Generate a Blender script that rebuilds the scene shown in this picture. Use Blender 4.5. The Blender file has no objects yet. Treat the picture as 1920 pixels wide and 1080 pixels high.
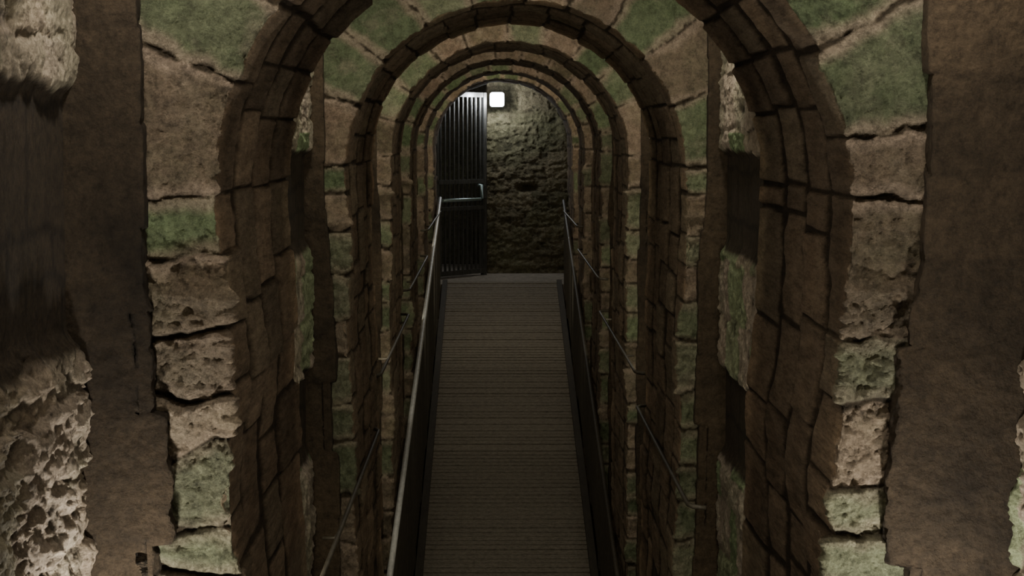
import bpy, math, random
import numpy as np
from mathutils import Vector, Matrix

E = 4.6            # eye height above lower ground
F = 4000.0
R = 0.78
SP = E - 0.156     # springing height
RISE = .965
random.seed(4)

# ---------------------------------------------------------------- noise
def _h(ix, iy, iz, seed):
    n = (ix.astype(np.int64)*374761393 + iy.astype(np.int64)*668265263 + iz.astype(np.int64)*2147483647 + seed*974634777) & 0xffffffff
    n = ((n ^ (n >> 13))*1274126177) & 0xffffffff
    n = (n ^ (n >> 16)) & 0xffffff
    return n/float(0xffffff)*2-1
def vn(x, y, z, seed=0):
    x, y, z = np.broadcast_arrays(np.asarray(x, float), np.asarray(y, float), np.asarray(z, float))
    ix, iy, iz = np.floor(x), np.floor(y), np.floor(z)
    fx, fy, fz = x-ix, y-iy, z-iz
    fx, fy, fz = [t*t*(3-2*t) for t in (fx, fy, fz)]
    r = 0
    for a in (0, 1):
        wa = fx if a else 1-fx
        for b in (0, 1):
            wb = fy if b else 1-fy
            for c in (0, 1):
                wc = fz if c else 1-fz
                r = r + wa*wb*wc*_h(ix+a, iy+b, iz+c, seed)
    return r
def fbm(x, y, z, seed=0, o=4, g=0.5):
    r = 0; a = 1; t = 0; k = 1
    for i in range(o):
        r = r + a*vn(x*k, y*k, z*k, seed+i*7); t += a; a *= g; k *= 2.1
    return r/t
def ridge(x, y, z, seed, o=4):
    r = 0; a = 1; t = 0; k = 1
    for i in range(o):
        r = r + a*(1-2*np.abs(vn(x*k, y*k, z*k, seed+i*5))); t += a; a *= .55; k *= 2.05
    return r/t
def sm(a, b, x):
    t = np.clip((x-a)/(b-a), 0, 1)
    return t*t*(3-2*t)

# ---------------------------------------------------------------- mesh helpers
def link(o):
    bpy.context.scene.collection.objects.link(o); return o
def grid_mesh(name, P, col=None, flip=False, smooth=True):
    n, m, _ = P.shape
    me = bpy.data.meshes.new(name)
    idx = np.arange(n*m).reshape(n, m)
    q = np.stack([idx[:-1, :-1], idx[1:, :-1], idx[1:, 1:], idx[:-1, 1:]], -1).reshape(-1, 4)
    if flip: q = q[:, ::-1]
    me.vertices.add(n*m); me.vertices.foreach_set('co', P.reshape(-1).astype(np.float32))
    me.loops.add(q.size); me.loops.foreach_set('vertex_index', q.reshape(-1).astype(np.int32))
    me.polygons.add(len(q)); me.polygons.foreach_set('loop_start', np.arange(0, q.size, 4, dtype=np.int32))
    me.polygons.foreach_set('loop_total', np.full(len(q), 4, dtype=np.int32))
    me.update(calc_edges=True); me.validate()
    if smooth: me.polygons.foreach_set('use_smooth', np.ones(len(me.polygons), dtype=bool))
    if col is not None:
        a = me.color_attributes.new('Col', 'FLOAT_COLOR', 'POINT')
        c = np.ones((n*m, 4), np.float32); c[:, :3] = col.reshape(-1, 3)
        a.data.foreach_set('color', c.reshape(-1))
    return me
def boxes_mesh(name, boxes):
    v = []; f = []
    for c, h, rot in boxes:
        b = len(v)
        for sx in (-1, 1):
            for sy in (-1, 1):
                for sz in (-1, 1):
                    p = Vector((sx*h[0], sy*h[1], sz*h[2]))
                    if rot is not None: p = rot @ p
                    v.append(p+Vector(c))
        f += [[b+i for i in q] for q in ((0,1,3,2),(4,6,7,5),(0,4,5,1),(2,3,7,6),(0,2,6,4),(1,5,7,3))]
    me = bpy.data.meshes.new(name); me.from_pydata([tuple(p) for p in v], [], f); me.update()
    return me
def tube_mesh(name, pts, r, n=10):
    pts = [Vector(p) for p in pts]; v = []; f = []
    for i, p in enumerate(pts):
        d = (pts[min(i+1, len(pts)-1)]-pts[max(i-1, 0)]).normalized()
        up = Vector((0, 0, 1)) if abs(d.z) < .9 else Vector((1, 0, 0))
        a = d.cross(up).normalized(); b = a.cross(d)
        for k in range(n):
            t = 2*math.pi*k/n
            v.append(tuple(p+a*math.cos(t)*r+b*math.sin(t)*r))
    for i in range(len(pts)-1):
        for k in range(n):
            f.append((i*n+k, i*n+(k+1) % n, (i+1)*n+(k+1) % n, (i+1)*n+k))
    f.append(tuple(range(n))[::-1]); f.append(tuple((len(pts)-1)*n+k for k in range(n)))
    me = bpy.data.meshes.new(name); me.from_pydata(v, [], f); me.update()
    for p in me.polygons: p.use_smooth = len(p.vertices) == 4
    return me
def empty(name, loc, label, cat, group=None):
    o = bpy.data.objects.new(name, None); o.location = loc; o.empty_display_size = .1
    o["label"] = label; o["category"] = cat
    if group: o["group"] = group
    return link(o)
def part(name, me, mat, parent, label=None):
    o = bpy.data.objects.new(name, me); me.materials.append(mat); link(o)
    o.parent = parent; o.location = -parent.location
    if label: o["label"] = label
    return o
def struct(name, me, mat):
    o = bpy.data.objects.new(name, me); me.materials.append(mat); link(o); o["kind"] = "structure"; return o

# ---------------------------------------------------------------- materials
def mat_base(name, rough=.9):
    m = bpy.data.materials.new(name); m.use_nodes = True
    nt = m.node_tree; b = nt.nodes['Principled BSDF']; b.inputs['Roughness'].default_value = rough
    b.inputs['Specular IOR Level'].default_value = .2
    return m, nt, b
def stone_mat(name, gain=1.0, bump=.6, fine=90, ysc=1.0):
    m, nt, b = mat_base(name)
    N = nt.nodes.new; L = nt.links.new
    at = N('ShaderNodeAttribute'); at.attribute_name = 'Col'
    tc0 = N('ShaderNodeTexCoord'); tc = N('ShaderNodeMapping'); tc.inputs['Scale'].default_value = (1, ysc, 1)
    L(tc0.outputs['Object'], tc.inputs['Vector'])
    V = tc.outputs['Vector']
    n1 = N('ShaderNodeTexNoise'); n1.inputs['Scale'].default_value = 24; n1.inputs['Detail'].default_value = 15; n1.inputs['Roughness'].default_value = .95
    L(V, n1.inputs['Vector'])
    r = N('ShaderNodeValToRGB'); r.color_ramp.elements[0].position = .41; r.color_ramp.elements[0].color = (.40*gain, .39*gain, .37*gain, 1)
    r.color_ramp.elements[1].position = .59; r.color_ramp.elements[1].color = (1.55*gain, 1.52*gain, 1.46*gain, 1)
    L(n1.outputs['Fac'], r.inputs['Fac'])
    mx = N('ShaderNodeMix'); mx.data_type = 'RGBA'; mx.blend_type = 'MULTIPLY'; mx.inputs['Factor'].default_value = 1
    L(at.outputs['Color'], mx.inputs['A']); L(r.outputs['Color'], mx.inputs['B'])
    L(mx.outputs['Result'], b.inputs['Base Color'])
    n2 = N('ShaderNodeTexNoise'); n2.inputs['Scale'].default_value = fine; n2.inputs['Detail'].default_value = 8; n2.inputs['Roughness'].default_value = .8
    L(V, n2.inputs['Vector'])
    n3 = N('ShaderNodeTexNoise'); n3.inputs['Scale'].default_value = 32; n3.inputs['Detail'].default_value = 5
    L(V, n3.inputs['Vector'])
    bp0 = N('ShaderNodeBump'); bp0.inputs['Strength'].default_value = bump; bp0.inputs['Distance'].default_value = .03
    L(n3.outputs['Fac'], bp0.inputs['Height'])
    bp = N('ShaderNodeBump'); bp.inputs['Strength'].default_value = bump; bp.inputs['Distance'].default_value = .03
    L(n2.outputs['Fac'], bp.inputs['Height']); L(bp0.outputs['Normal'], bp.inputs['Normal']); L(bp.outputs['Normal'], b.inputs['Normal'])
    return m
def simple_mat(name, c1, c2, scale=(20, 20, 20), rough=.7, metal=0, bump=.3, spec=.3, dist=.01):
    m, nt, b = mat_base(name, rough); b.inputs['Metallic'].default_value = metal; b.inputs['Specular IOR Level'].default_value = spec
    N = nt.nodes.new; L = nt.links.new
    tc = N('ShaderNodeTexCoord'); mp = N('ShaderNodeMapping'); mp.inputs['Scale'].default_value = scale
    L(tc.outputs['Object'], mp.inputs['Vector'])
    n = N('ShaderNodeTexNoise'); n.inputs['Scale'].default_value = 1; n.inputs['Detail'].default_value = 10; n.inputs['Roughness'].default_value = .85
    L(mp.outputs['Vector'], n.inputs['Vector'])
    r = N('ShaderNodeValToRGB'); r.color_ramp.elements[0].position = .40; r.color_ramp.elements[0].color = (*c1, 1)
    r.color_ramp.elements[1].position = .60; r.color_ramp.elements[1].color = (*c2, 1)
    L(n.outputs['Fac'], r.inputs['Fac']); L(r.outputs['Color'], b.inputs['Base Color'])
    bp = N('ShaderNodeBump'); bp.inputs['Strength'].default_value = bump; bp.inputs['Distance'].default_value = dist
    L(n.outputs['Fac'], bp.inputs['Height']); L(bp.outputs['Normal'], b.inputs['Normal'])
    return m
M_stone = stone_mat('sandstone_masonry', 1.0, 1.0, 90, .14)
M_wall = stone_mat('rubble_wall', 1.0, 1.0, 60)
M_pil = stone_mat('dark_pier_stone', 1.0, .5)
M_deck = simple_mat('weathered_deck_boards', (.090, .076, .056), (.230, .198, .154), (25, 45, 60), .85, 0, .6)
M_kerb = simple_mat('dark_kerb_timber', (.030, .024, .017), (.052, .043, .030), (30, 4, 30), .8)
M_steel = simple_mat('worn_rail_steel', (.30, .295, .28), (.50, .49, .46), (40, 8, 40), .45, .15, .1, .5)
M_dull = simple_mat('dull_rail_iron', (.035, .029, .02), (.08, .068, .05), (40, 8, 40), .5, .2, .1, .3)
M_dark = simple_mat('dark_painted_metal', (.030, .024, .016), (.055, .045, .031), (20, 20, 20), .6, .1, .1)
M_gate = simple_mat('gate_iron', (.045, .045, .042), (.12, .12, .115), (30, 30, 5), .5, .4, .15)
M_push = simple_mat('galvanised_bar', (.25, .33, .33), (.38, .46, .46), (30, 30, 30), .4, .5, .1)
M_land = simple_mat('concrete_landing', (.11, .095, .075), (.28, .245, .20), (14, 14, 14), .85, 0, .7)
M_ground = simple_mat('earth_floor', (.03, .024, .016), (.06, .046, .03), (5, 5, 5), .95)
def emis(name, c, s):
    m, nt, b = mat_base(name)
    b.inputs['Emission Color'].default_value = (*c, 1); b.inputs['Emission Strength'].default_value = s
    n = nt.nodes.new('ShaderNodeTexNoise'); n.inputs['Scale'].default_value = 3
    nt.links.new(n.outputs['Fac'], b.inputs['Base Color'])
    return m
M_lens = emis('lamp_glass', (.84, .90, 1.0), 14)

GREEN = np.array([[.165, .198, .112], [.198, .220, .132], [.142, .178, .096], [.205, .214, .136]])*1.05
PINK = np.array([[.272, .196, .142], [.305, .226, .166], [.250, .188, .134], [.222, .166, .114]])*1.05
BROWN = np.array([[.165, .116, .076], [.205, .148, .098], [.140, .100, .066], [.180, .138, .092]])*1.9
MOSS = np.array([.125, .172, .082])

# ---------------------------------------------------------------- masonry pattern
def bounds(lo, hi, a, b, rng):
    v = [lo-.5]
    while v[-1] < hi+.5: v.append(v[-1]+rng.uniform(a, b))
    return np.array(v)
def course_field(S, Pp, rings, slist):
    ri = np.clip(np.searchsorted(rings, Pp)-1, 0, len(rings)-2)
    dp = np.minimum(Pp-rings[ri], rings[ri+1]-Pp)
    bid = np.zeros(S.shape, int); ds = np.zeros(S.shape)
    for k in range(len(rings)-1):
        mk = ri == k
        if not mk.any(): continue
        b = slist[k]; s = S[mk]
        i = np.clip(np.searchsorted(b, s)-1, 0, len(b)-2)
        ds[mk] = np.minimum(s-b[i], b[i+1]-s); bid[mk] = i+k*1000
    return bid, dp, ds, ri
def rnd(bid, seed):
    return _h(bid, bid*3+1, bid*0+seed, seed+11)*.5+.5

LABS = ["rough green and pink sandstone arch with dark soffit framing the passage",
        "weathered sandstone voussoir arch beside the walkway with brown soffit",
        "greenish sandstone vault rib straddling the sloping walkway",
        "small-blocked brownish stone arch over the upper walkway",
        "slim pinkish-brown stone arch rib over the upper walkway",
        "brown stone arch at the landing before the gate"]
def build_arch(k, yf, yb, ds, faceW, batter, fine_down, pil, seed):
    rng = random.Random(seed)
    D = yb-yf; Lj = SP; La = math.pi*R; T = 2*Lj+La
    near = 1.0 if k == 0 else (.75 if k == 1 else .45)
    def seg(a, b, d): return list(np.arange(a, b, d))
    s = np.array(seg(0, Lj-fine_down, .12)+seg(Lj-fine_down, Lj+La+fine_down, ds)+seg(Lj+La+fine_down, T, .12)+[T])
    du = ds*1.1
    p = list(np.arange(-faceW, -.06, du))+list(np.arange(-.06, .08, du*.5))+list(np.arange(.08, D, max(.022, ds*2)))+[D, D+.003]
    p = np.array(p)
    S, Pp = np.meshgrid(s, p, indexing='ij')
    jam = (S < Lj) | (S > Lj+La)
    depth = np.where(S < Lj, Lj-S, np.where(S > Lj+La, S-Lj-La, 0))
    th = np.pi-np.clip((S-Lj)/La, 0, 1)*np.pi
    ox, oz = np.cos(th), np.sin(th)
    soffw = sm(.0, .05, Pp)
    low0 = sm(.17, .27, depth+.05*vn(S*4, Pp*4, 0, seed))*near
    low = low0*(1-soffw)+soffw*.35*low0
    Ps = np.where(Pp > 0, Pp/9., Pp)
    Sw = S+.026*fbm(S*5, Ps*6, seed, seed, 4, .65)*(1-.55*soffw)+low0*.05*fbm(S*3.5, Ps*6, 3., seed+5, 3)
    Pw = Pp+.04*fbm(S*3, Ps*3, 7., seed+3, 3)+soffw*.18*low0*fbm(S*3, Ps*2, 4., seed+8, 3)+soffw*.05*fbm(S*6, Ps*2, 1., seed+8, 3)
    rings = [-9, -.80, -.40 if faceW > .5 else -.7]; q = rng.uniform(.36, .44)
    while q < D-.3: rings.append(q); q += rng.uniform(.34, .52)
    rings += [D+9]; rings = np.array(rings)
    def mk(i):
        nb = [-.5]
        while nb[-1] < T+.5:
            a = nb[-1]
            dep_ = max(Lj-a, a-Lj-La)
            if i >= 3 and dep_ < 0: st_ = rng.uniform(.15, .20)
            elif dep_ > .25 and i < 3: st_ = rng.uniform(.10, .21) if k == 0 else rng.uniform(.13, .25)
            elif dep_ > -.05: st_ = rng.uniform(.18, .27)
            else: st_ = rng.uniform(.19, .28)
            nb.append(a+st_)
        nb = np.array(nb)
        for x in (Lj, Lj+La): nb[np.argmin(abs(nb-x))] = x
        return np.sort(nb)
    face_b = mk(0); sof_b = mk(5)
    sl = []
    for i in range(len(rings)-1):
        if i < 3: sl.append(mk(i) if i < 2 else face_b)
        else: sl.append(np.sort(sof_b+np.array([rng.uniform(-.012, .012) if max(Lj-x, x-Lj-La) < .1 else rng.uniform(-.06, .06) for x in sof_b])))
    bid, dp, dss, ri = course_field(Sw, Pw, rings, sl)
    scale_out = 1+np.clip(-Pp, 0, 2)/R*np.where(jam, 0, 1)
    jd = np.minimum(dp*(1-.78*soffw), dss*scale_out)
    jd = jd + .010*fbm(S*22, Ps*22, 0., seed+2, 3)*(1-.4*soffw)
    jw = .001+.006*fbm(S*3, Ps*3, 1., seed+9, 2)+.002*soffw
    stone0 = sm(0, 1, (jd-jw)/(.010+.004*low))
    stone = stone0*(1-.15*soffw)+.15*soffw
    lip = 1-sm(.012, .050, jd+.024*fbm(S*9, Ps*9, 5., seed+4, 3))
    off = (rnd(bid, seed)-.5)*(.018+.022*low)*(1-.3*soffw)
    n1 = fbm(S*10, Ps*10, bid*3.1, seed+20, 5, .6)
    n0 = fbm(S*2.2, Ps*2.2, 0., seed+30, 3)
    pitted = (.25+.60*(rnd(bid, seed+2) > .45))*low
    rough = ridge(S*19, Ps*19, bid*1.7, seed+40, 5)
    r2_ = fbm(S*45, Ps*45, 0, seed+44, 3, .7)
    tilt = (rnd(bid, seed+77)-.5)*.14*(dss-.1)
    ledge = np.exp(-((depth-.235+.02*vn(S*3, Pp*7, 0, 9))/.022)**2)*(1-soffw)
    d = (stone*(.012+off+tilt+n1*(.020+.013*low)*(1-.7*soffw)+rough*(.012+.014*pitted)*(1-.9*soffw)+r2_*(.010+.004*low)*(1-.85*soffw))
         + lip*.007*(1-low)*(1-soffw) + n0*(.011+.022*low) + ledge*.024 - .014)
    c = sm(-.016, .016, Pp)
    nin = c; nfr = 1-c
    nl = np.sqrt(nin**2+nfr**2); nin = nin/nl; nfr = nfr/nl
    d = d-np.exp(-(Pp/.02)**2)*(.002+.013*np.abs(fbm(S*12, Pp*12, 0, seed+1, 3)))
    rr = np.clip(-Pp, 0, None)
    Rl = R-batter*np.clip(depth, 0, 2.2)
    rad = Rl+rr-nin*d+np.where(Pp > D+.001, .4, 0)
    X = np.where(S < Lj, -rad, np.where(S > Lj+La, rad, ox*rad))
    Z = np.where(jam, SP-depth, SP+oz*rad*RISE)
    Y = yf+np.clip(Pp, 0, None)-nfr*d
    P = np.stack([X, Y, Z], -1)
    r1 = rnd(bid, seed+5); r2 = rnd(bid, seed+6); r3 = rnd(bid, seed+8)
    isg = (r1 < .5)
    gi = (r2*3.999).astype(int)
    col = np.where(isg[..., None], GREEN[gi], PINK[gi])
    pn = fbm(S*6, Pp*6, 2., seed+50, 6, .75)
    patch = sm(-.25, .55, pn)[..., None]*np.where(isg, 1., .40)[..., None]
    col = col*(1-.60*patch)+MOSS*.60*patch
    pale = sm(.1, .5, fbm(S*8, Pp*8, 9., seed+51, 5, .7))[..., None]
    col = col*(1-.40*pale)+np.array([.34, .28, .215])*.40*pale
    l3 = (low*(1-soffw))[..., None]
    col = col*(1-.30*l3)+np.array([.31, .27, .205])*.30*l3
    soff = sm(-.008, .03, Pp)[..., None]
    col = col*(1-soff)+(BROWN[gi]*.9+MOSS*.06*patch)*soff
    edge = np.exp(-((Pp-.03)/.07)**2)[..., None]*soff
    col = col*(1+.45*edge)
    if k >= 2: col = col*(1-.30*soff)  # soffits of farther arches painted darker in place of dimmer light
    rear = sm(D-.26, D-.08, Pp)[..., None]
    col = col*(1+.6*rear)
    mort = np.array([.40, .31, .24])*(1-soff)+np.array([.30, .23, .165])*soff
    gap = np.array([.070, .052, .033])*(1-soff)+np.array([.065, .047, .030])*soff
    lp_ = (lip*(.72-.35*low)*(1-.5*soffw))[..., None]
    col = col*(.74+.52*r3[..., None])
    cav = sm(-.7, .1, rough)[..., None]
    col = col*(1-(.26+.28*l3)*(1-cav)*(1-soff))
    col = col*(1-lp_)+mort*lp_
    st = sm(.1, .8, stone0)[..., None]
    col = gap*(1-st)+col*st
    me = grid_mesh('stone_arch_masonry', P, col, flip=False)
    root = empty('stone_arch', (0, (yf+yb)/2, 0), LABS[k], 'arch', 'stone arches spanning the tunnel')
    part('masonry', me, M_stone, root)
    x0, x1 = pil
    for sd in (-1, 1):
        zz = np.concatenate([np.arange(0, SP-fine_down, .12), np.arange(SP-fine_down, SP+.72, max(ds*.9, .006)), [SP+.72]])
        pr = .07
        t = np.concatenate([np.linspace(-pr-.02, 0, 9), np.linspace(0, x1-x0, 44)[1:]])
        ZZ, TT = np.meshgrid(zz, t, indexing='ij')
        xx = x0+np.clip(TT, 0, None)
        yy = yf-pr+np.clip(-TT, 0, None)
        dep = np.clip(SP-ZZ, 0, None)
        lo = sm(.1, .4, dep)
        zw = ZZ+.05*fbm(ZZ*5, TT*5, 0, seed, 3)
        bn = bounds(0, 6, .16, .36, random.Random(seed*3+sd))
        bi = np.clip(np.searchsorted(bn, zw)-1, 0, len(bn)-2)
        jdz = np.minimum(zw-bn[bi], bn[bi+1]-zw); stp = sm(.0, .014, jdz)
        step = rnd(bi, seed+70+sd)*2-1
        n = fbm(ZZ*7, TT*7, yy*5+sd*7, seed+60, 5, .65)
        big = fbm(ZZ*2.5, TT*2, sd*3., seed+61, 3)
        xx = xx-batter*np.clip(dep, 0, 2.2)*.9-(n*.024+step*.026)*(TT < .05)*(.5+lo)*(1 if k < 1 else .35)-lo*.02+(1-stp)*.003*(TT < .05)
        yy = yy+n*.010-step*.002
        P2 = np.stack([sd*xx, yy, ZZ], -1)
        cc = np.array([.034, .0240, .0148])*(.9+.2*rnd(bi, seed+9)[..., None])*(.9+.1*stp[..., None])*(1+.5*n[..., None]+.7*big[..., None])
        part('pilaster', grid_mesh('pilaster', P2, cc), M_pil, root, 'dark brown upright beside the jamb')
    return root

ribs = [(5.24, 7.06), (9.75, 12.0), (14.05, 15.8), (17.5, 19.1), (20.8, 22.3), (23.8, 25.6)]
dss = [.0055, .0085, .014, .017, .020, .024]
bat = [.045, .022, 0, 0, 0, 0]
fd = [1.15, 2.1, 2.9, 2.7, 2.5, 2.2]
for k, (a, b) in enumerate(ribs):
    build_arch(k, a, b, dss[k], .85 if k == 0 else .42, bat[k], fd[k], (.955, 1.5) if k == 0 else (.87, 1.3), 10+k*13)

# ---------------------------------------------------------------- side walls
def wall_side(name, sd):
    ys = np.concatenate([np.arange(-2, 4.0, .12), np.arange(4.0, 5.3, .006), np.arange(5.3, 8.4, .12), np.arange(8.4, 9.8, .010),
                         np.arange(9.8, 13, .1), np.arange(13, 14.1, .025), np.arange(14.1, 25.5, .08), np.arange(25.5, 30.01, .04)])
    zs = np.concatenate([np.arange(0, 2.4, .08), np.arange(2.4, E+.5, .0062), np.arange(E+.5, E+1.25, .06)])
    Yg, Zg = np.meshgrid(ys, zs, indexing='ij')
    near = Yg < 5.6
    X = np.where(near, 1.12 if sd < 0 else 1.21, .94)
    sw = Zg+.03*fbm(Yg*5, Zg*5, sd, 91, 3); pw = Yg+.05*fbm(Yg*3, Zg*3, sd, 95, 3)
    rr_ = random.Random(8+sd)
    rings = np.arange(0, 6.5, .21)+np.array([rr_.uniform(-.05, .05) for _ in range(31)])
    sl = [bounds(-3, 31, .22, .55, random.Random(200+i+sd)) for i in range(30)]
    bid, dp, d2, ri = course_field(pw, sw, rings, sl)
    jd = np.minimum(dp, d2); stone = sm(0, .022, jd-.002+.01*fbm(Yg*20, Zg*20, 0, 3, 3))
    ya = np.where(near, .40, .5)
    r = fbm(Yg*14*ya, Zg*14, bid*.7, 77+sd, 5, .7)
    rg = ridge(Yg*13*ya, Zg*13, sd*2.+bid*.1, 55, 5)
    h = Zg-E
    w = .035*fbm(Yg*7, Zg*7, 4., 33, 4, .6)
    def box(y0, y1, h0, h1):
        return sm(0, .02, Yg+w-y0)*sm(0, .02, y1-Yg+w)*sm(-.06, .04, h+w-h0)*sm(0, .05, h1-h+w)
    nich_shade = box(2.5, 5.6, -.50, .13)
    nich_shade = np.maximum(nich_shade, np.maximum(box(7.3, 9.9, -.50, -.06), box(7.3, 9.9, -1.44, -1.03)))
    am = np.where(near, np.where(h > 0, .45, 1), .5)
    d = stone*(.012+(rnd(bid, 4)-.5)*.02)*(1-nich_shade)*am+(r*.034+rg*.036)*(1-.95*nich_shade)*am+fbm(Yg*4, Zg*4, sd*3., 71, 3)*.015*(1-nich_shade)*am
    Xf = X-d+nich_shade*.02
    P = np.stack([sd*Xf, Yg, Zg], -1)
    r1 = rnd(bid, 7); gi = (rnd(bid, 8)*3.999).astype(int)
    GB = np.array([[.39, .315, .25], [.42, .345, .275], [.36, .300, .23], [.40, .320, .245]])
    col = np.where(((r1 < .25) & (h < 0))[..., None], GREEN[gi]*1.5, GB[gi])
    pt = sm(0, .4, fbm(Yg*3, Zg*3, 2., 7, 4))[..., None]
    col = col*(1-.20*pt)+MOSS*1.6*.20*pt
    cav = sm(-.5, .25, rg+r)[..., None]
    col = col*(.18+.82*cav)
    nn = sm(.08, .5, nich_shade)[..., None]
    col = col*(1-.98*nn)+np.array([.044, .031, .019])*.98*nn*(.7+.5*stone[..., None])  # shade of the barely sunk niches painted in as dark brown
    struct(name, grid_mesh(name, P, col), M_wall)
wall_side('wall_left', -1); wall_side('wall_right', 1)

ys = np.arange(-2, 30.01, .1); tt = np.linspace(math.radians(8), math.radians(172), 110)
Yg, Tg = np.meshgrid(ys, tt, indexing='ij')
rad = np.where(Yg < 5.7, 1.5, 1.18)-.03*fbm(Yg*5, Tg*6, 0, 3, 4)
me = grid_mesh('ceiling', np.stack([rad*np.cos(Tg), Yg, SP+rad*np.sin(Tg)], -1), np.ones(Yg.shape+(3,))*np.array([.17, .14, .095]))
struct('ceiling', me, M_wall)

def back(name, x0, x1, y, z0, z1, seed, st=.011):
    xs = np.arange(x0, x1+.001, st); zs = np.arange(z0, z1, st)
    Xg, Zg = np.meshgrid(xs, zs, indexing='ij')
    rg_ = random.Random(seed)
    rings = np.cumsum([z0-.1]+[rg_.uniform(.14, .28) for _ in range(34)])
    sl = [bounds(-3, 3, .2, .5, random.Random(seed+i)) for i in range(34)]
    bid, dp, d2, ri = course_field(Xg+.05*fbm(Xg*4, Zg*4, 0, seed, 3), Zg+.06*fbm(Xg*3.5, Zg*3.5, 5, seed+1, 3), rings, sl)
    stone = sm(0, .04, np.minimum(dp, d2)+.015*fbm(Xg*12, Zg*12, 0, 3, 3))
    r = fbm(Xg*11, Zg*14, bid*.1, seed+3, 5, .72); rg = ridge(Xg*9, Zg*11, 1., seed+9, 4)
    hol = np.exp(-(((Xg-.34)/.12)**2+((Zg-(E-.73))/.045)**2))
    d = stone*(.008+(rnd(bid, seed)-.5)*.012)+r*.030+rg*.014-hol*.12
    gi = (rnd(bid, seed+8)*3.999).astype(int)
    base = (GREEN[gi]*.45+PINK[gi]*.55)*.68*(.85+.3*rnd(bid, seed+5)[..., None])
    pt = sm(-.1, .4, fbm(Xg*2, Zg*2, 2., seed, 4))[..., None]
    col = base*(1-.2*pt)+MOSS*.2*pt
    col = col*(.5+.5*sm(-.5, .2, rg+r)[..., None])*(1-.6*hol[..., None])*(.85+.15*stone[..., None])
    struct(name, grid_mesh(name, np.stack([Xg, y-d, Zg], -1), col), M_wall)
back('wall_back', -.19, 1.3, 28.0, E-2.1, SP+1.2, 300)
back('wall_back.001', -1.3, .2, 30.0, E-2.1, SP+1.2, 340, .04)
back('wall_front', -1.5, 1.5, -1.8, 0, SP+1.5, 380, .08)
ys = np.arange(27.96, 30, .03); zs = np.arange(E-2.1, SP+1.2, .03)
Yg, Zg = np.meshgrid(ys, zs, indexing='ij')
struct('wall_return', grid_mesh('wall_return', np.stack([-.19+.02*fbm(Yg*6, Zg*6, 0, 5, 3), Yg, Zg], -1), np.ones(Yg.shape+(3,))*np.array([.12, .09, .06])), M_wall)

FL = E-1.85
struct('floor', boxes_mesh('floor', [((0, 12, -.1), (1.6, 14.2, .1), None)]), M_ground)
struct('floor.001', boxes_mesh('floor_landing', [((0, 28.05, FL-.15), (1.3, 2.1, .15), None)]), M_land)

# ---------------------------------------------------------------- ramp walkway
SL = .183
def fz(y): return E-1.83-SL*(26-y)
y0, y1 = 8.5, 25.97
ang = math.atan(SL); RX = Matrix.Rotation(ang, 3, 'X')
root = empty('walkway', (0, 17, fz(17)-.2), 'sloping weathered boarded walkway between the stone jambs', 'walkway')
bx = []; y = y0
while y < y1:
    L = .098
    bx.append(((random.uniform(-.003, .003), y+L/2, fz(y+L/2)-.02+random.uniform(-.004, .004)), (.69, (L-random.uniform(.012, .028))/2/math.cos(ang), .02), Matrix.Rotation(ang+random.uniform(-.018, .018), 3, 'X')))
    y += L
part('deck', boxes_mesh('deck', bx), M_deck, root)
ym = (y0+y1)/2; hl = (y1-y0)/2/math.cos(ang)
for sd in (-1, 1):
    part('kerb', boxes_mesh('kerb', [((sd*.696, ym, fz(ym)+.014), (.030, hl, .03), RX)]), M_kerb, root)
    part('stringer', boxes_mesh('stringer', [((sd*.62, ym, fz(ym)-.12), (.03, hl, .075), RX)]), M_dark, root)
for yy in np.arange(9.5, 25.9, 1.6):
    part('bearer', boxes_mesh('bearer', [((0, yy, fz(yy)-.235), (.66, .05, .04), RX)]), M_dark, root)

def balustrade(sd, xr, ya, ha, yb_, hb, rr, mat, lab):
    r = empty('handrail', (sd*.7, (ya+yb_)/2, fz((ya+yb_)/2)), lab, 'handrail', 'walkway handrails')
    def rz(y): return E-(ha+(hb-ha)*(y-ya)/(yb_-ya))
    ypts = np.linspace(ya, yb_, 24)
    part('rail', tube_mesh('rail', [(sd*xr, t, rz(t)) for t in ypts], rr, 14), mat, r, 'worn metal top rail')
    b = []
    n = int((yb_-ya)/.1)
    for i in range(n):
        yy = ya+(yb_-ya)*(i+.5)/n
        z1_ = rz(yy)-.03; z0_ = fz(yy)+.06
        b.append(((sd*(xr+.004), yy, (z0_+z1_)/2), (.004, .014, (z1_-z0_)/2), None))
    part('infill_slats', boxes_mesh('infill', b), M_dark, r)
    for yy in np.arange(ya+.4, yb_, 1.5):
        z1_ = rz(yy); z0_ = fz(yy)
        part('post', boxes_mesh('post', [((sd*(xr+.004), yy, (z0_+z1_)/2-.01), (.012, .02, (z1_-z0_)/2), None)]), M_dark, r)
balustrade(-1, .735, 10.5, 3.05, 25.3, .78, .020, M_steel, 'worn steel handrail with dark slatted infill along walkway edge')
balustrade(1, .74, 10.5, 3.75, 25.6, .82, .018, M_dark, 'dull dark handrail with slatted infill along walkway edge')

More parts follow.
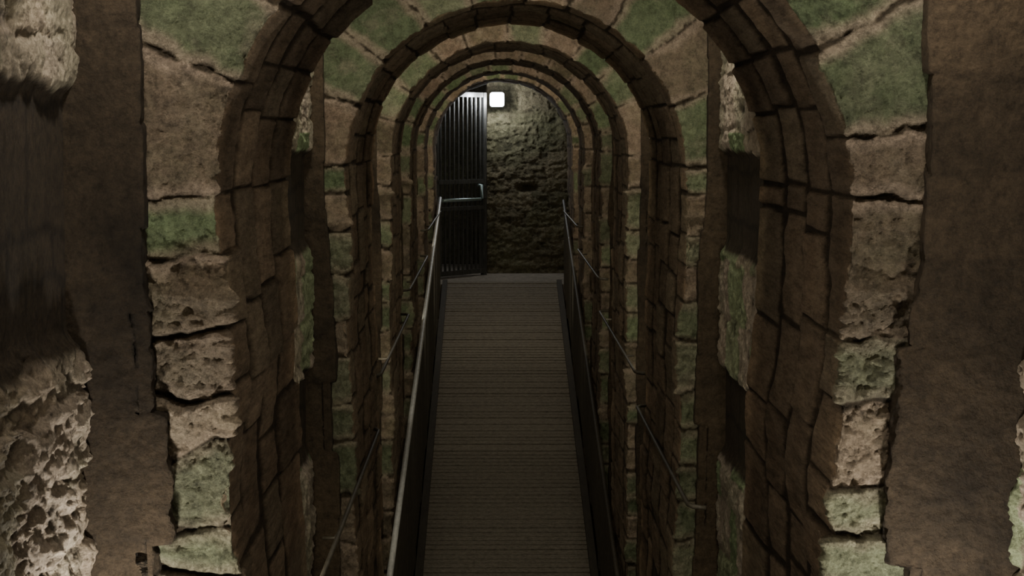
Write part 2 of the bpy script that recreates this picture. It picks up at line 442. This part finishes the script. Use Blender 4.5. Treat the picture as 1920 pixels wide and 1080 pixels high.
def wallrail(sd, ya, yb_, h, lab):
    xr = sd*.728
    rr = [Vector((sd*.80, ya, E-h-.004)), Vector((sd*.745, ya+.01, E-h))]
    for t in np.linspace(.02, .98, 12):
        rr.append(Vector((xr, ya+(yb_-ya)*t, E-h)))
    rr += [Vector((sd*.745, yb_-.01, E-h)), Vector((sd*.80, yb_, E-h))]
    r = empty('wall_rail', (sd*.75, (ya+yb_)/2, E-h), lab, 'wall rail', 'rails fixed along the jambs')
    part('rail', tube_mesh('wrail', rr, .010, 10), M_dull, r)
    for f_ in (.3, .85):
        q = min(rr[1:-1], key=lambda v: abs(v.y-(ya+(yb_-ya)*f_)))
        part('bracket', tube_mesh('bracket', [q, q+Vector((sd*.02, 0, -.025)), q+Vector((sd*.07, 0, -.025))], .007, 8), M_dark, r)
for sd, segs in ((-1, [(7.4, 11.6, 1.62), (11.7, 15.7, 1.34), (15.8, 20.2, 1.17), (20.3, 25.2, .93)]),
                 (1, [(8.95, 12.3, 1.585), (12.35, 16.7, 1.40), (16.75, 21.0, 1.15), (21.1, 25.3, .93)])):
    for a, b, h in segs:
        wallrail(sd, a, b, h, 'short level worn metal rail fixed along the stone jambs')

# ---------------------------------------------------------------- gate
A = Vector((-.83, 26.85, FL)); B = Vector((-.22, 27.68, FL)); dv = (B-A); W = dv.length; dn = dv.normalized()
rz_ = Matrix.Rotation(math.atan2(dn.y, dn.x), 3, 'Z'); H = 2.33
g = empty('gate', tuple(A), 'tall dark iron barred gate standing ajar with push bar', 'gate')
def gp(u, z): return tuple(A+dn*u+Vector((0, 0, z)))
def gpart(n, c, h): part(n, boxes_mesh(n, [(c, h, rz_)]), M_gate, g)
part('frame', boxes_mesh('gate_frame', [(gp(W/2, .06), (W/2, .022, .03), rz_), (gp(W/2, H), (W/2, .022, .03), rz_), (gp(.02, H/2), (.022, .024, H/2), rz_), (gp(W-.02, H/2+.01), (.030, .026, H/2+.02), rz_)]), M_gate, g)
gpart('crossbar', gp(W/2, 1.22), (W/2, .024, .026)); gpart('crossbar', gp(W/2, .88), (W/2, .024, .024))
nb = 10
for i in range(nb):
    u = .05+(W-.10)*(i+.5)/nb
    part('bar', boxes_mesh('bar', [(gp(u, H/2+.02), (.012, .010, H/2-.05), rz_)]), M_gate, g)
nrm = Vector((dn.y, -dn.x, 0))
q = [Vector(gp(.05, .99))+nrm*.07, Vector(gp(W-.2, .99))+nrm*.08, Vector(gp(W-.17, 1.0))+nrm*.08, Vector(gp(W-.15, 1.17))+nrm*.06, Vector(gp(W-.15, 1.17))]
part('push_bar', tube_mesh('push_bar', q, .022, 10), M_push, g, 'pale galvanised push bar')
part('latch', boxes_mesh('latch', [(tuple(Vector(gp(W-.06, 1.08))+nrm*.03), (.05, .02, .08), rz_)]), M_gate, g)

lx, lz = (932-926)/F*27.8-.1, E+(248-187)/F*27.8
lp = empty('wall_lamp', (lx, 27.9, lz), 'glowing white square bulkhead lamp on the stone wall', 'lamp')
part('housing', boxes_mesh('housing', [((lx, 27.90, lz), (.075, .04, .075), None), ((lx, 27.94, lz+.0), (.05, .06, .05), None)]), M_dark, lp)
o = part('lens', boxes_mesh('lens', [((lx, 27.82, lz), (.094, .04, .094), None)]), M_lens, lp)
bv = o.modifiers.new('b', 'BEVEL'); bv.width = .035; bv.segments = 4

# ---------------------------------------------------------------- lights
def light(kind, loc, energy, col, size=.1, size_y=None, target=None, name='lamp_and_fill_light'):  # one default name for the wall lamp and the added unseen fills
    l = bpy.data.lights.new(name, kind); l.energy = energy; l.color = col
    if kind == 'AREA':
        l.shape = 'RECTANGLE'; l.size = size; l.size_y = size_y or size
    else: l.shadow_soft_size = size
    o = link(bpy.data.objects.new(name, l)); o.location = loc
    if target is not None:
        o.rotation_euler = (Vector(target)-Vector(loc)).to_track_quat('-Z', 'Y').to_euler()
    return o
light('POINT', (lx-.02, 27.66, lz-.02), 26, (.94, .97, .96), .05)
light('POINT', (-.34, 27.40, E+.46), 10, (.86, .92, 1.0), .03)  # unseen fill added to brighten the top of the gate
light('POINT', (-.60, 27.95, E+.50), 10, (.87, .92, 1.0), .06)  # added light behind the gate so its upper bars catch brightness
WARM = (1.0, .965, .79); WARM2 = (1.0, .88, .64)
for k in range(5):
    y = ribs[k][1]+.12
    yn = ribs[k+1][0]
    small = k >= 2
    pw = [11, 9, 2.6, 2.4, 2.0][k]
    for sd in (-1, 1):
        light('AREA', (sd*.865, y+(.35 if not small else .02), E-1.2), pw, WARM, .06, 1.4, (sd*.86, y+3, E-1.1))
    if not small:
        for an in (40, 90, 140):
            t = math.radians(an); rx, rzz = 1.07*math.cos(t), 1.07*math.sin(t)
            light('AREA', (rx, yn-.68, SP+rzz), [4.6, 4.0][k], (1, .965, .83), .06, .06, (rx*.8, yn+.1, SP+rzz-1.1))  # unseen, added to rake across the next arch face
    else:
        for an in (40, 90, 140):
            t = math.radians(an); rx, rzz = 1.04*math.cos(t), 1.04*math.sin(t)
            light('AREA', (rx, yn-.9, SP+rzz), 2.2, (1, .965, .83), .06, .06, (rx*.85, yn+.1, SP+rzz-.9))  # same added raking lights, for the farther arches
    light('AREA', (0, y+.05, SP+.95), [5, 8, 6, 7, 12][k], WARM2, .5, .12, (0, y+2.6, SP-.5))  # hidden crown fill added to lift soffits and deck
for sd in (-1, 1):
    light('AREA', (sd*.86, 4.68, E+.66), 9.5, (1, .955, .85), .05, .05, (sd*.88, 5.35, E-.6))  # added off-frame to rake down the nearest arch face
    light('AREA', (sd*.90, 4.76, E-1.32), 13, (1, .97, .88), .05, .05, (sd*1.0, 5.15, E-.5))  # added below the frame to rake up the lower stonework
    light('AREA', (sd*.98, 3.2, E-.6), 2.0, WARM, .08, .4, (sd*1.0, 5.3, E-.6))
light('AREA', (0, 3.0, E+.95), 12, WARM2, .5, .12, (0, 6.4, SP-.5))  # unseen crown fill added for the nearest soffit
light('AREA', (0, -.9, E+.2), 3.5, (1, .82, .54), 1.2, 1.2, (0, 6, E-.3))  # broad fill added behind the camera to lift the darks

w = bpy.data.worlds.new('World'); bpy.context.scene.world = w; w.use_nodes = True
w.node_tree.nodes['Background'].inputs['Color'].default_value = (.5, .42, .28, 1)
w.node_tree.nodes['Background'].inputs['Strength'].default_value = .02

cd = bpy.data.cameras.new('camera'); cam = link(bpy.data.objects.new('camera', cd))
cd.sensor_width = 36; cd.lens = F/1920*36; cd.clip_start = .05; cd.clip_end = 100
cam.location = (-.1, 0, E)
cam.rotation_euler = Vector((34/F, 1, -292/F)).to_track_quat('-Z', 'Y').to_euler()
bpy.context.scene.camera = cam
